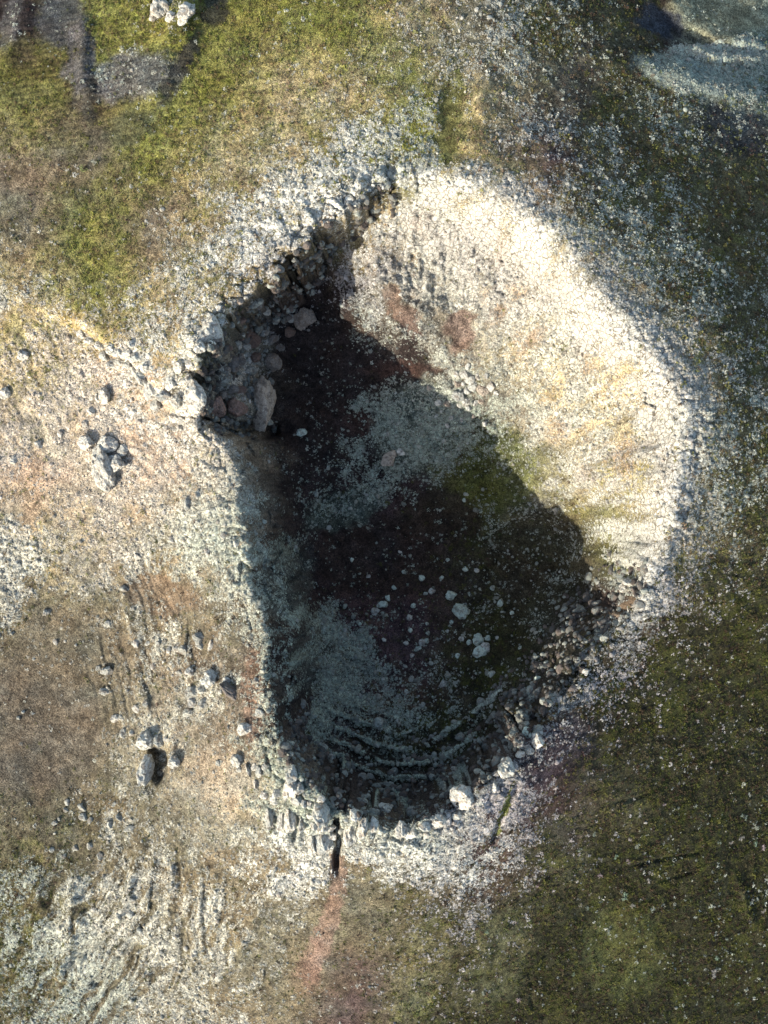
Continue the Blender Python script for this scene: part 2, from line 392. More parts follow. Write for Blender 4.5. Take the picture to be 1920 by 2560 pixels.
# cliffs are bare rock
gyv, gxv = np.gradient(Hh, ys, xs)
slope = np.hypot(gxv, gyv)
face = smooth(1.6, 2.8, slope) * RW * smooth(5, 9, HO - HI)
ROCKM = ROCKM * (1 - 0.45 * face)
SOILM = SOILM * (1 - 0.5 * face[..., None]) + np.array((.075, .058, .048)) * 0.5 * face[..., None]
# the rim crown carries the palest rock
crown = (0.2 + 0.8 * RW) * RGH * np.exp(-((SD - 2.5) / 4.0) ** 2) * smooth(-1.5, 0.5, sdj)
ROCKM = np.clip(ROCKM + 0.15 * crown, 0, 1)
ROCKM = np.clip(ROCKM + (0.42 * fbm(X / 3.6, Y / 3.6, 203, 5, .6) + 0.16 * fbm(X / 9.0, Y / 9.0, 211, 3)) * (.35 + .65 * smooth(.02, .3, ROCKM)) * (1 - .5 * smooth(.75, .95, ROCKM)), 0, 1)
ROCKM = np.clip(ROCKM * (1 - .35 * led) + 1.1 * LEDGE * 1.5 * smooth(.1, .7, vnoise(X / 3.5, Y / 3.5, 219)), 0, 1)
hue = fbm(X / 7.0, Y / 7.0, 223, 4); hue2 = fbm(X / 2.2, Y / 2.2, 251, 4)
mott = fbm(X / 3.0, Y / 2.2, 261, 5, .68)
SOILM = SOILM * (1 + 0.22 * hue2[..., None]) * np.clip(1 + .75 * mott, .3, 1.9)[..., None] * (1 + hue[..., None] * np.array((.16, .02, -.10)))
gp = np.clip(smooth(.05, .55, fbm(X / 3.4, Y / 3.4, 271, 4) + .25 * fbm(X / 14, Y / 14, 277, 3)) * GRNM, 0, 1)[..., None]
SOILM = SOILM * (1 - .6 * gp) + np.array((.150, .156, .030)) * np.clip(SOILM[..., 1:2] / .125, .42, 1) * .6 * gp
SOILM = np.clip(SOILM, 0.01, 0.7)

# ------------------------------------------------------------------ fine relief
fw, f2w, cw = worley(X / 1.55 + .5 * hue2, Y / 1.55 + .5 * hue, 301)
wz = fbm(X / 3.5, Y / 3.5, 339, 4)
fb, f2b, cb = worley(X / 3.4 + .8 * wz + .3 * hue, Y / 2.6 + .8 * hue2, 333)
Hh += 0.55 * fbm(X / 11.0, Y / 11.0, 361, 4)
Hh += (0.12 + 0.42 * ROCKM) * fbm(X / 2.2, Y / 2.2, 391, 4, .62)
Hh += ROCKM * .5 * (.5 - np.abs(fbm(X / 3.0, Y / 3.0, 397, 4, .6)))
Hh += ROCKM ** 1.5 * 0.30 * (np.sqrt(np.clip(1 - fw, 0, 1)) * (0.4 + cw) - 0.55)
slab = smooth(0.62, 0.85, ROCKM)
Hh += slab * (0.5 * (cb - 0.5) - 0.8 * vnoise(X / 5, Y / 5, 345) * (1 - smooth(0.02, 0.16, f2b - fb)))
Hh += crown * (2.0 * (c1 - 0.45) - 1.1 * (1 - smooth(0.03, 0.2, f2 - f1)))
deep = inn_mask * smooth(1, 5, -SD)
Hh += deep * ROCKM * (.55 * fbm(X / 2.6, Y / 2.6, 403, 4, .62) + .55 * (np.sqrt(np.clip(1 - fw, 0, 1)) * (.3 + cw) - .5) + .8 * (.5 - np.abs(fbm(X / 5.0, Y / 5.0, 407, 4))))
Hh += face * (fbm(X / 2.5, Y / 2.5, 411, 4) * 1.3 + (c2 - .5) * .9)
wall_e = deep * smooth(-.75, -.2, rim_ang) * (1 - smooth(1.9, 2.4, rim_ang)) * smooth(6, 16, Hh)
rill = 1 - np.abs(fbm(rim_ang * 13 + .25 * hue + .4 * n1, -SD / 17.0, 471, 4, .58)) * 1.7
Hh += wall_e * .75 * rill
ROCKM = np.clip(ROCKM + wall_e * .3 * (rill - .45), 0, 1)
crest = (np.exp(-(SD / 4.0) ** 2) * smooth(-.75, -.3, rim_ang) * (1 - smooth(1.6, 2.0, rim_ang)))[..., None]
CRUSTM = CRUSTM * (1 - .6 * crest) + np.array((.50, .485, .435)) * .6 * crest
ROCKM = np.clip(ROCKM + .12 * crest[..., 0], 0, 1)
stain = (wall_e * smooth(.05, .5, fbm(X / 7.0, Y / 7.0, 481, 4) - .3 * (rill - .5)))[..., None]
SOILM = SOILM * (1 - .6 * stain) + np.array((.21, .145, .105)) * .6 * stain
CRUSTM = CRUSTM * (1 - .45 * stain) + np.array((.33, .255, .20)) * .45 * stain
# streaked lava ribs on the south-western flank
def ribs(region, ang, wav, amp):
    px, py, rx, ry = region
    m = 1 - smooth(0.5, 1.2, np.hypot((PX - px) / rx, (PY - py) / ry))
    a = math.radians(ang); u = X * math.cos(a) + Y * math.sin(a); v = -X * math.sin(a) + Y * math.cos(a)
    v = v + 2.2 * hue + .35 * hue2 + 1.5 * n1
    r = 1 - np.abs(fbm(u / (wav * 11), v / (wav * 1.15), 433, 4, .55)) * 1.6
    return m * amp * (r - 0.4), m * (r - .58)
for reg, ang, wav, amp in [((230,2350,230,230),54,2.0,1.25),((470,2300,160,230),80,1.7,.7),((640,2300,120,230),62,1.8,.6),((370,1620,170,300),-74,1.5,.55),
                           ((60,950,150,240),-60,1.8,.45),((370,1120,170,160),-42,1.7,.4),((1700,2100,330,520),97,2.6,.22),((1150,2400,260,220),70,2.3,.25)]:
    dh, rm = ribs(reg, ang, wav, amp)
    Hh += dh
    ROCKM = np.clip(ROCKM + rm * 0.75 * amp, 0, 1)
# old plough furrows on the plots in the north-west
pm = (1 - smooth(0.55, 1.25, np.hypot((PX - 240) / 330, (PY - 170) / 230))) + 0.5 * (1 - smooth(0.5, 1.2, np.hypot((PX - 650) / 330, (PY - 330) / 190)))
fur = (Y - 0.10 * X + 0.5 * wy) / 1.55
Hh += np.clip(pm, 0, 1) * 0.16 * np.abs(np.sin(fur * math.pi)) * (0.5 + vnoise(X / 6, Y / 2, 455))
SOILM *= (1 + (np.clip(pm, 0, 1) * 0.18 * (np.abs(np.sin(fur * math.pi)) - 0.6))[..., None])

# far ground stays calm
far = smooth(0, 60, np.maximum(np.maximum(np.abs(X) - 118, Y - 144), -Y - 154))
HF = Hh * (1 - far) + (np.clip(Hh, -32, 8) * .35 - 9 + 5 * fbm(X / 70, Y / 70, 491, 4)) * far
fn = fbm(X / 38, Y / 38, 493, 5, .6)[..., None]
SOILM = SOILM * (1 - far[..., None]) + np.clip(np.array((.095, .085, .046)) + fn * np.array((.045, .030, .012)), .02, .3) * far[..., None]
ROCKM = ROCKM * (1 - far) + np.clip(.22 + .3 * fbm(X / 20, Y / 20, 497, 5, .6), 0, .7) * far

# ------------------------------------------------------------------ materials
def new_mat(name):
    m = bpy.data.materials.new(name)
    m.use_nodes = True
    nt = m.node_tree
    nt.nodes.clear()
    out = nt.nodes.new('ShaderNodeOutputMaterial')
    b = nt.nodes.new('ShaderNodeBsdfPrincipled')
    b.inputs['Roughness'].default_value = 0.95
    b.inputs['Specular IOR Level'].default_value = 0.12
    nt.links.new(b.outputs[0], out.inputs[0])
    return m, nt, b
def nd(nt, typ, **kw):
    n = nt.nodes.new(typ)
    for k, v in kw.items():
        if k in n.inputs.keys() if hasattr(n.inputs, 'keys') else False: n.inputs[k].default_value = v
        else: setattr(n, k, v)
    return n
def math_n(nt, op, a, b=None, c=None, clamp=False):
    n = nt.nodes.new('ShaderNodeMath'); n.operation = op; n.use_clamp = clamp
    for i, v in enumerate((a, b, c)):
        if v is None: continue
        if isinstance(v, (int, float)): n.inputs[i].default_value = v
        else: nt.links.new(v, n.inputs[i])
    return n.outputs[0]
def mix_c(nt, fac, a, b, mode='MIX'):
    n = nt.nodes.new('ShaderNodeMix'); n.data_type = 'RGBA'; n.blend_type = mode
    for i, v in ((0, fac), (6, a), (7, b)):
        if isinstance(v, (int, float)): n.inputs[i].default_value = v
        elif isinstance(v, tuple): n.inputs[i].default_value = v + (1.0,)
        else: nt.links.new(v, n.inputs[i])
    return n.outputs[2]
def ramp(nt, x, a, b):
    n = nt.nodes.new('ShaderNodeMapRange'); n.interpolation_type = 'SMOOTHSTEP'
    nt.links.new(x, n.inputs[0]); n.inputs[1].default_value = a; n.inputs[2].default_value = b
    return n.outputs[0]

def ground_material():
    m, nt, b = new_mat('ground')
    L = nt.links
    tc = nt.nodes.new('ShaderNodeTexCoord'); co0 = tc.outputs['Object']
    wn_ = nt.nodes.new('ShaderNodeTexNoise'); wn_.inputs['Scale'].default_value = .7; wn_.inputs['Detail'].default_value = 1; L.new(co0, wn_.inputs['Vector'])
    wv = nt.nodes.new('ShaderNodeVectorMath'); wv.operation = 'MULTIPLY_ADD'; L.new(wn_.outputs['Color'], wv.inputs[0]); wv.inputs[1].default_value = (1.1, 1.1, 1.1); L.new(co0, wv.inputs[2])
    co = wv.outputs[0]
    at_s = nt.nodes.new('ShaderNodeAttribute'); at_s.attribute_name = 'soil'
    rock = at_s.outputs['Alpha']
    def noise(scale, detail=3, rough=.6):
        n = nt.nodes.new('ShaderNodeTexNoise'); n.inputs['Scale'].default_value = scale; n.inputs['Detail'].default_value = detail
        n.inputs['Roughness'].default_value = rough; L.new(co, n.inputs['Vector']); return n
    def voro(scale, feature='F1'):
        n = nt.nodes.new('ShaderNodeTexVoronoi'); n.feature = feature; n.inputs['Scale'].default_value = scale; L.new(co, n.inputs['Vector']); return n
    nz = noise(2.2, 3); nf = noise(6.0, 1)
    va, vb = voro(1.5), voro(3.1)
    sep_a = nt.nodes.new('ShaderNodeSeparateColor'); L.new(va.outputs['Color'], sep_a.inputs[0])
    sep_b = nt.nodes.new('ShaderNodeSeparateColor'); L.new(vb.outputs['Color'], sep_b.inputs[0])
    rnd = math_n(nt, 'ADD', math_n(nt, 'MULTIPLY', sep_a.outputs[0], .40), math_n(nt, 'MULTIPLY', sep_b.outputs[0], .30))
    rnd = math_n(nt, 'ADD', rnd, math_n(nt, 'MULTIPLY', nz.outputs[0], .55))
    rnd = math_n(nt, 'ADD', rnd, math_n(nt, 'MULTIPLY', va.outputs['Distance'], .18))
    diff = math_n(nt, 'SUBTRACT', math_n(nt, 'MULTIPLY', rock, 1.25), rnd)
    mask = ramp(nt, diff, -.07, .05)
    # pale lichen-grown rock: cream to cool grey-green, stained tan
    at_c = nt.nodes.new('ShaderNodeAttribute'); at_c.attribute_name = 'crust'
    lich = mix_c(nt, 1.0, at_c.outputs['Color'], mix_c(nt, ramp(nt, nz.outputs[0], .37, .62), (.34, .33, .32), (1.34, 1.34, 1.31)), 'MULTIPLY')
    lich = mix_c(nt, math_n(nt, 'MULTIPLY', sep_b.outputs[1], .25), lich, (.28, .32, .27))
    lich = mix_c(nt, math_n(nt, 'MULTIPLY', sep_a.outputs[2], .35), lich, at_s.outputs['Color'])
    lich = mix_c(nt, math_n(nt, 'MULTIPLY', ramp(nt, rock, .6, 1.0), .45), lich, mix_c(nt, 1.0, at_c.outputs['Color'], (1.12, 1.12, 1.12), 'MULTIPLY'))
    edge = voro(.62, 'DISTANCE_TO_EDGE')
    crack = math_n(nt, 'SUBTRACT', 1.0, ramp(nt, math_n(nt, 'ADD', edge.outputs['Distance'], math_n(nt, 'MULTIPLY', nf.outputs[0], .05)), .045, .085))
    lich = mix_c(nt, math_n(nt, 'MULTIPLY', crack, .85), lich, (.085, .07, .05))
    nh = noise(3.4, 3, .75)
    soil = mix_c(nt, 1.0, at_s.outputs['Color'], mix_c(nt, ramp(nt, nh.outputs[0], .34, .66), (.28, .27, .26), (1.75, 1.72, 1.65)), 'MULTIPLY')
    soil = mix_c(nt, math_n(nt, 'MULTIPLY', ramp(nt, sep_b.outputs[2], .80, .9), .5), soil, mix_c(nt, 1.0, at_s.outputs['Color'], (2.3, 2.3, 2.2), 'MULTIPLY'))
    soil = mix_c(nt, math_n(nt, 'MULTIPLY', ramp(nt, sep_a.outputs[1], .72, .86), .5), soil, mix_c(nt, 1.0, at_s.outputs['Color'], (.3, .28, .27), 'MULTIPLY'))
    L.new(mix_c(nt, mask, soil, lich), b.inputs['Base Color'])
    bump = nt.nodes.new('ShaderNodeBump'); bump.inputs['Strength'].default_value = .7; bump.inputs['Distance'].default_value = .25
    hgt = math_n(nt, 'SUBTRACT', nf.outputs[0], math_n(nt, 'MULTIPLY', vb.outputs['Distance'], .6))
    L.new(hgt, bump.inputs['Height']); L.new(bump.outputs[0], b.inputs['Normal'])
    return m

def stone_material(name, instancer):
    m, nt, b = new_mat(name)
    L = nt.links
    co = nt.nodes.new('ShaderNodeTexCoord').outputs['Object']
    if instancer:
        a = nt.nodes.new('ShaderNodeAttribute'); a.attribute_type = 'INSTANCER'; a.attribute_name = 'tint'
    else:
        a = nt.nodes.new('ShaderNodeAttribute'); a.attribute_type = 'OBJECT'; a.attribute_name = 'color'
    if not instancer: co = nt.nodes.new('ShaderNodeNewGeometry').outputs['Position']
    n1 = nt.nodes.new('ShaderNodeTexNoise'); n1.inputs['Scale'].default_value = 2.2 if instancer else .9; n1.inputs['Detail'].default_value = 4
    n2 = nt.nodes.new('ShaderNodeTexNoise'); n2.inputs['Scale'].default_value = 5.0 if instancer else 2.6; n2.inputs['Detail'].default_value = 5
    n2.inputs['Roughness'].default_value = .7
    L.new(co, n1.inputs['Vector']); L.new(co, n2.inputs['Vector'])
    c = mix_c(nt, 1.0, a.outputs['Color'], mix_c(nt, ramp(nt, n2.outputs[0], .32, .68), (.62, .62, .62), (1.3, 1.3, 1.3)), 'MULTIPLY')
    c = mix_c(nt, math_n(nt, 'MULTIPLY', ramp(nt, n1.outputs[0], .5, .62), .6), c, (.12, .085, .062))
    L.new(c, b.inputs['Base Color'])
    bump = nt.nodes.new('ShaderNodeBump'); bump.inputs['Strength'].default_value = .8; bump.inputs['Distance'].default_value = .2 if instancer else .5
    L.new(n2.outputs[0], bump.inputs['Height']); L.new(bump.outputs[0], b.inputs['Normal'])
    return m

def leaf_material(name, instancer):
    m, nt, b = new_mat(name)
    a = nt.nodes.new('ShaderNodeAttribute')
    a.attribute_type = 'INSTANCER' if instancer else 'OBJECT'
    a.attribute_name = 'tint' if instancer else 'color'
    n2 = nt.nodes.new('ShaderNodeTexNoise'); n2.inputs['Scale'].default_value = 3.0
    c = mix_c(nt, 1.0, a.outputs['Color'], mix_c(nt, n2.outputs[0], (.6, .6, .6), (1.4, 1.4, 1.4)), 'MULTIPLY')
    nt.links.new(c, b.inputs['Base Color'])
    return m
M_GROUND = ground_material()
M_STONE_I = stone_material('loose_stone', True)
M_STONE = stone_material('boulder_stone', False)
M_LEAF_I = leaf_material('scrub_leaf', True)
M_LEAF = leaf_material('shrub_leaf', False)
m_w, nt_w, b_w = new_mat('shrub_wood'); b_w.inputs['Base Color'].default_value = (.10, .075, .05, 1)

# ------------------------------------------------------------------ the terrain sheet
def grid_mesh(name):
    n = NX * NY
    co = np.empty((n, 3), np.float32)
    co[:, 0] = X.ravel(); co[:, 1] = Y.ravel(); co[:, 2] = HF.ravel()
    me = bpy.data.meshes.new(name)
    me.vertices.add(n)
    me.vertices.foreach_set('co', co.ravel())
    idx = np.arange(n).reshape(NY, NX)
    q = np.stack([idx[:-1, :-1], idx[:-1, 1:], idx[1:, 1:], idx[1:, :-1]], -1).reshape(-1, 4)
    me.loops.add(q.size); me.polygons.add(len(q))
    me.loops.foreach_set('vertex_index', q.ravel().astype(np.int32))
    me.polygons.foreach_set('loop_start', (np.arange(len(q)) * 4).astype(np.int32))
    me.polygons.foreach_set('use_smooth', np.ones(len(q), bool))
    me.update(calc_edges=True)
    a = me.attributes.new('soil', 'FLOAT_COLOR', 'POINT')
    c = np.empty((n, 4), np.float32)
    c[:, :3] = SOILM.reshape(-1, 3); c[:, 3] = ROCKM.ravel()
    a.data.foreach_set('color', c.ravel())
    a = me.attributes.new('crust', 'FLOAT_COLOR', 'POINT')
    c[:, :3] = CRUSTM.reshape(-1, 3); c[:, 3] = 1
    a.data.foreach_set('color', c.ravel())
    me.materials.append(M_GROUND)
    return me
terrain = bpy.data.objects.new('crater_terrain', grid_mesh('crater_terrain'))
terrain['kind'] = 'structure'
terrain['label'] = 'volcanic crater and its stony brown and olive flanks'
COL.objects.link(terrain)

def ground_h(x, y):
    return lerp_grid(HF, xs, ys, np.asarray(x, float), np.asarray(y, float))
def field(F, x, y):
    return lerp_grid(F, xs, ys, np.asarray(x, float), np.asarray(y, float))
def drop(px, py):
    """ground point seen at photo position (px, py)"""
    h = 15.0
    for _ in range(14):
        x, y = at(px, py, h)
        h = 0.5 * h + 0.5 * float(ground_h(x, y))
    return x, y, float(ground_h(x, y))

# ------------------------------------------------------------------ stone and tuft shapes
def ico(sub):
    import bmesh
    bm = bmesh.new()
    bmesh.ops.create_icosphere(bm, subdivisions=sub, radius=1.0)
    v = np.array([p.co[:] for p in bm.verts]); f = np.array([[q.index for q in p.verts] for p in bm.faces])
    bm.free()
    return v, f
ICO = {s: ico(s) for s in (2, 3, 4)}
def stone_mesh(name, sub, seed, mat, planes=11, rough=.06, flat=(1, 1, .8), blunt=.0):
    r = np.random.RandomState(seed)
    v, f = ICO[sub]
    N = r.normal(size=(planes, 3)); N /= np.linalg.norm(N, axis=1)[:, None]
    D = r.uniform(.62, .95, planes)
    dots = v @ N.T
    rad = np.min(np.where(dots > 0.05, D / np.maximum(dots, .05), 9), axis=1)
    rad = np.minimum(rad, 1.12)
    rad = rad * (1 - blunt) + blunt * .85
    ph = r.uniform(0, 50, 3)
    q = v * 2.2 + ph
    lump = fbm(q[:, 0] + q[:, 2] * .7, q[:, 1] - q[:, 2] * .6, seed, 4, .6)
    if sub > 2: lump = lump + .3 * np.sign(fbm(q[:, 0] * 1.1 - q[:, 2], q[:, 1] * 1.1 + q[:, 2] * .5, seed + 3, 2))
    p = v * (rad * (1 + rough * 2 * lump))[:, None] * np.array(flat)
    me = bpy.data.meshes.new(name)
    me.from_pydata(p.tolist(), [], f.tolist())
    me.materials.append(mat)
    return me
def tuft_mesh(name, seed, mat, blades=26, up=.6):
    r = np.random.RandomState(seed)
    V, F = [], []
    for i in range(blades):
        c = r.normal(size=3) * np.array((.42, .42, .25)) + np.array((0, 0, .35 * up))
        c[2] = max(c[2], .05)
        a = r.uniform(0, 6.28); t = r.uniform(.2, .9); s = r.uniform(.16, .34)
        u = np.array((math.cos(a), math.sin(a), 0)); w = np.array((-math.sin(a) * math.cos(t), math.cos(a) * math.cos(t), math.sin(t)))
        k = len(V)
        V += [c - u * s - w * s * .5, c + u * s - w * s * .4, c + w * s * 1.1 + u * s * .2]
        F.append((k, k + 1, k + 2))
    me = bpy.data.meshes.new(name)
    me.from_pydata([tuple(p) for p in V], [], F)
    me.materials.append(mat)
    return me

# ------------------------------------------------------------------ loose stones and scrub: uncountable ground cover
def instanced_stuff(name, label, pts, scale, rot, idx, tint, meshes):
    me = bpy.data.meshes.new(name)
    n = len(pts)
    me.vertices.add(n); me.vertices.foreach_set('co', pts.astype(np.float32).ravel())
    def attr(nm, typ, key, val):
        a = me.attributes.new(nm, typ, 'POINT'); a.data.foreach_set(key, val.ravel())
    attr('size', 'FLOAT_VECTOR', 'vector', scale.astype(np.float32))
    attr('turn', 'FLOAT_VECTOR', 'vector', rot.astype(np.float32))
    attr('pick', 'INT', 'value', idx.astype(np.int32))
    attr('tint', 'FLOAT_COLOR', 'color', np.concatenate([tint, np.ones((n, 1))], 1).astype(np.float32))
    ob = bpy.data.objects.new(name, me)
    COL.objects.link(ob)
    ng = bpy.data.node_groups.new(name, 'GeometryNodeTree')
    ng.interface.new_socket('Geometry', in_out='INPUT', socket_type='NodeSocketGeometry')
    ng.interface.new_socket('Geometry', in_out='OUTPUT', socket_type='NodeSocketGeometry')
    gi = ng.nodes.new('NodeGroupInput'); go = ng.nodes.new('NodeGroupOutput')
    ip = ng.nodes.new('GeometryNodeInstanceOnPoints'); jo = ng.nodes.new('GeometryNodeJoinGeometry')
    g2i = []
    for i, msh in enumerate(meshes):
        src = bpy.data.objects.new(name + '_shape', msh)
        oi = ng.nodes.new('GeometryNodeObjectInfo'); oi.inputs[0].default_value = src; oi.inputs['As Instance'].default_value = True
        g2i.append(oi)
    for oi in reversed(g2i): ng.links.new(oi.outputs['Geometry'], jo.inputs[0])
    def named(nm, typ):
        a = ng.nodes.new('GeometryNodeInputNamedAttribute'); a.data_type = typ; a.inputs[0].default_value = nm; return a.outputs[0]
    ng.links.new(gi.outputs[0], ip.inputs['Points']); ng.links.new(jo.outputs[0], ip.inputs['Instance'])
    ip.inputs['Pick Instance'].default_value = True
    ng.links.new(named('pick', 'INT'), ip.inputs['Instance Index'])
    e2r = ng.nodes.new('FunctionNodeEulerToRotation'); ng.links.new(named('turn', 'FLOAT_VECTOR'), e2r.inputs[0])
    ng.links.new(e2r.outputs[0], ip.inputs['Rotation']); ng.links.new(named('size', 'FLOAT_VECTOR'), ip.inputs['Scale'])
    ng.links.new(ip.outputs[0], go.inputs[0])
    md = ob.modifiers.new('scatter', 'NODES'); md.node_group = ng
    ob['kind'] = 'stuff'; ob['label'] = label
    return ob

def scatter(n, weight, power=1.0):
    x = RS.uniform(-112, 112, n); y = RS.uniform(-148, 138, n)
    w = field(weight, x, y)
    k = RS.uniform(0, 1, n) < w
    return x[k], y[k]
STONE_COLS = np.array([(.52,.50,.43),(.46,.44,.37),(.40,.41,.35),(.34,.36,.31),(.55,.52,.46),(.42,.35,.28),(.30,.27,.22)])
steep_ok = 1 - smooth(1.4, 2.6, slope)
wgt = np.clip(ROCKM * 1.15 - 0.02, 0, 1) ** 1.3 * (0.25 + 0.75 * steep_ok)
wgt = wgt * (1 - 0.6 * smooth(.8, .95, ROCKM))
sx, sy = scatter(280000, wgt * 0.5)
n = len(sx)
size = np.clip(np.exp(RS.normal(-2.0, .55, n)), .07, .6) * (1 + .5 * field(inn_mask, sx, sy) * (sy < 5)) * (0.75 + 0.5 * field(ROCKM, sx, sy))
sz = np.stack([size * RS.uniform(.8, 1.25, n), size * RS.uniform(.8, 1.25, n), size * RS.uniform(.6, 1.0, n)], 1)
spt = np.stack([sx, sy, ground_h(sx, sy) + size * .15], 1)
tint = STONE_COLS[RS.randint(0, len(STONE_COLS), n)] * RS.uniform(.75, 1.12, (n, 1))
soil_at = np.stack([field(SOILM[..., k], sx, sy) for k in range(3)], 1)
mixf = np.clip(RS.uniform(0, .75, (n, 1)) ** 1.3 + .55 * (1 - smooth(.1, .5, field(ROCKM, sx, sy)))[:, None] * RS.uniform(.2, 1, (n, 1)), 0, .9)
tint = tint * (1 - mixf) + soil_at * 1.4 * mixf
crust_at = np.stack([field(CRUSTM[..., k], sx, sy) for k in range(3)], 1)
tint = tint * .5 + crust_at * RS.uniform(.45, 1.15, (n, 1)) * .5
# rubble bedded in the cliff faces
cw_ = face * np.clip(slope, 0, 5) / 5.0 * smooth(7, 10, HO - HI) * smooth(.55, .85, RW) * (1 - smooth(-.5, 1.5, SD))
cw_ = cw_ + .5 * smooth(.8, 1.5, slope) * np.exp(-((SD + 2.0) / 3.0) ** 2) * smooth(-1.25, -1.0, rim_ang) * (1 - smooth(-.3, -.1, rim_ang))
kx, ky = scatter(900000, np.clip(cw_, 0, 1) * .42)
m_ = len(kx)
ks = np.clip(np.exp(RS.normal(-.65, .42, m_)), .22, 1.2)
kt = np.array([(.16,.16,.14),(.10,.095,.085),(.22,.225,.19),(.065,.058,.052),(.27,.28,.235),(.12,.10,.085)])[RS.randint(0, 6, m_)] * RS.uniform(.7, 1.2, (m_, 1))
spt = np.concatenate([spt, np.stack([kx, ky, ground_h(kx, ky) + RS.uniform(-.8, .4, m_)], 1)])
sz = np.concatenate([sz, ks[:, None] * RS.uniform(.7, 1.3, (m_, 3))])
tint = np.concatenate([tint, kt])
print('cliff rubble', m_)
n = len(spt)
small_stones = [stone_mesh('loose_stone', 2, 500 + i, M_STONE_I, 9, .05) for i in range(8)]
instanced_stuff('loose_stones', 'loose pale lichen-grown stones strewn over the whole ground', spt, sz,
                np.stack([RS.uniform(-.4, .4, n), RS.uniform(-.4, .4, n), RS.uniform(0, 6.28, n)], 1), RS.randint(0, 8, n), tint, small_stones)
print('stones', n)

gw = np.clip(GRNM * (0.35 + 0.9 * np.clip(fbm(X / 4.0, Y / 4.0, 601, 4) + .35, 0, 1)), 0, 1) * (1 - 0.75 * ROCKM) * steep_ok
gx_, gy_ = scatter(260000, gw * .8)
n = len(gx_)
LEAF = np.array([(.165,.170,.030),(.130,.145,.030),(.085,.110,.030),(.210,.195,.055),(.120,.075,.045),(.17,.14,.075),(.10,.05,.04)])
pick = RS.randint(0, len(LEAF), n)
tint = LEAF[pick] * RS.uniform(.65, 1.25, (n, 1))
soil_at = np.stack([field(SOILM[..., k], gx_, gy_) for k in range(3)], 1)
tint = tint * (.25 + 2.2 * soil_at[:, 1:2]) + soil_at * .5
size = np.clip(np.exp(RS.normal(-1.05, .35, n)), .15, .8)
tufts = [tuft_mesh('scrub_tuft', 700 + i, M_LEAF_I) for i in range(6)]
instanced_stuff('low_scrub', 'low olive and yellow-green scrub dotted over the slopes',
                np.stack([gx_, gy_, ground_h(gx_, gy_) - .03], 1), np.stack([size, size, size * RS.uniform(.8, 1.5, n)], 1),
                np.stack([RS.uniform(-.2, .2, n), RS.uniform(-.2, .2, n), RS.uniform(0, 6.28, n)], 1), RS.randint(0, 6, n), tint, tufts)
print('scrub', n)
px_, py_ = scatter(260000, np.clip(ROCKM * 1.2 - .02, 0, 1) ** 1.3 * steep_ok * .6 * (1 - 0.7 * smooth(.8, .95, ROCKM)))
n = len(px_)
PALE = np.array([(.44,.42,.34),(.36,.36,.28),(.50,.48,.41),(.30,.32,.25),(.40,.34,.26),(.27,.24,.17)])
tint = PALE[RS.randint(0, len(PALE), n)] * RS.uniform(.7, 1.15, (n, 1))
soil_at = np.stack([field(SOILM[..., k], px_, py_) for k in range(3)], 1)
mixf = RS.uniform(0, .5, (n, 1))
tint = tint * (1 - mixf) + soil_at * 1.4 * mixf
crust_at = np.stack([field(CRUSTM[..., k], px_, py_) for k in range(3)], 1)
tint = tint * .4 + crust_at * RS.uniform(.55, 1.2, (n, 1)) * .6
size = np.clip(np.exp(RS.normal(-1.12, .38, n)), .14, .8)
instanced_stuff('pale_cushion_scrub', 'small pale grey-green cushion plants and lichen tufts among the stones',
                np.stack([px_, py_, ground_h(px_, py_) - .03], 1), np.stack([size, size, size * RS.uniform(.5, .95, n)], 1),
                np.stack([RS.uniform(-.3, .3, n), RS.uniform(-.3, .3, n), RS.uniform(0, 6.28, n)], 1), RS.randint(0, 6, n), tint, tufts)
print('pale', n)

# ------------------------------------------------------------------ boulders, blocks and shrubs that can be told apart
CREAM, GREY, TAN, ROSE, DARK, LICH_SHADE = (.52,.49,.41), (.43,.42,.36), (.42,.35,.27), (.26,.17,.13), (.17,.15,.13), (.44,.49,.40)  # last one: lichen green with the teal tone of shaded floor rocks painted in
VAR_BIG = [stone_mesh('boulder', 4, 900 + i, M_STONE, 11, .07, (1, 1, .9)) for i in range(7)]
VAR_MID = [stone_mesh('rock', 3, 950 + i, M_STONE, 10, .08, (1, 1, .9)) for i in range(8)]
_k = [0]
def block(name, px, py, w, h, rot=0, tall=.9, tint=CREAM, sink=.3, jit=.14):
    """one stone seen w by h photo pixels across"""
    _k[0] += 1
    r = random.Random(_k[0] * 31 + 5)
    x, y, z = drop(px, py)
    s = 0.1 * (HC - z) / D0 * .5 * 1.12
    big = max(w, h) >= 26
    me = r.choice(VAR_BIG if big else VAR_MID)
    o = bpy.data.objects.new(name, me)
    hz = tall * s * (w + h) / 2
    o.location = (x, y, z + hz * (1 - 2 * sink) * .8)
    o.scale = (s * w, s * h, hz)
    o.rotation_euler = (r.uniform(-jit, jit), r.uniform(-jit, jit), math.radians(rot) + r.uniform(-.2, .2))
    k = r.uniform(.85, 1.12)
    o.color = (tint[0] * k, tint[1] * k, tint[2] * k, 1)
    COL.objects.link(o)
    return o
def nth(k, n):
    if k == 0: return 'leftmost of them'
    if k == n - 1: return 'rightmost of them'
    if k < n / 2: k, side = k + 1, 'left'
    else: k, side = n - k, 'right'
    suf = 'th' if 10 < k % 100 < 14 else {1: 'st', 2: 'nd', 3: 'rd'}.get(k % 10, 'th')
    return '%d%s from the %s' % (k, suf, side)
def thing(o, label, cat, group=None):
    o['label'] = label; o['category'] = cat
    if group: o['group'] = group
    return o

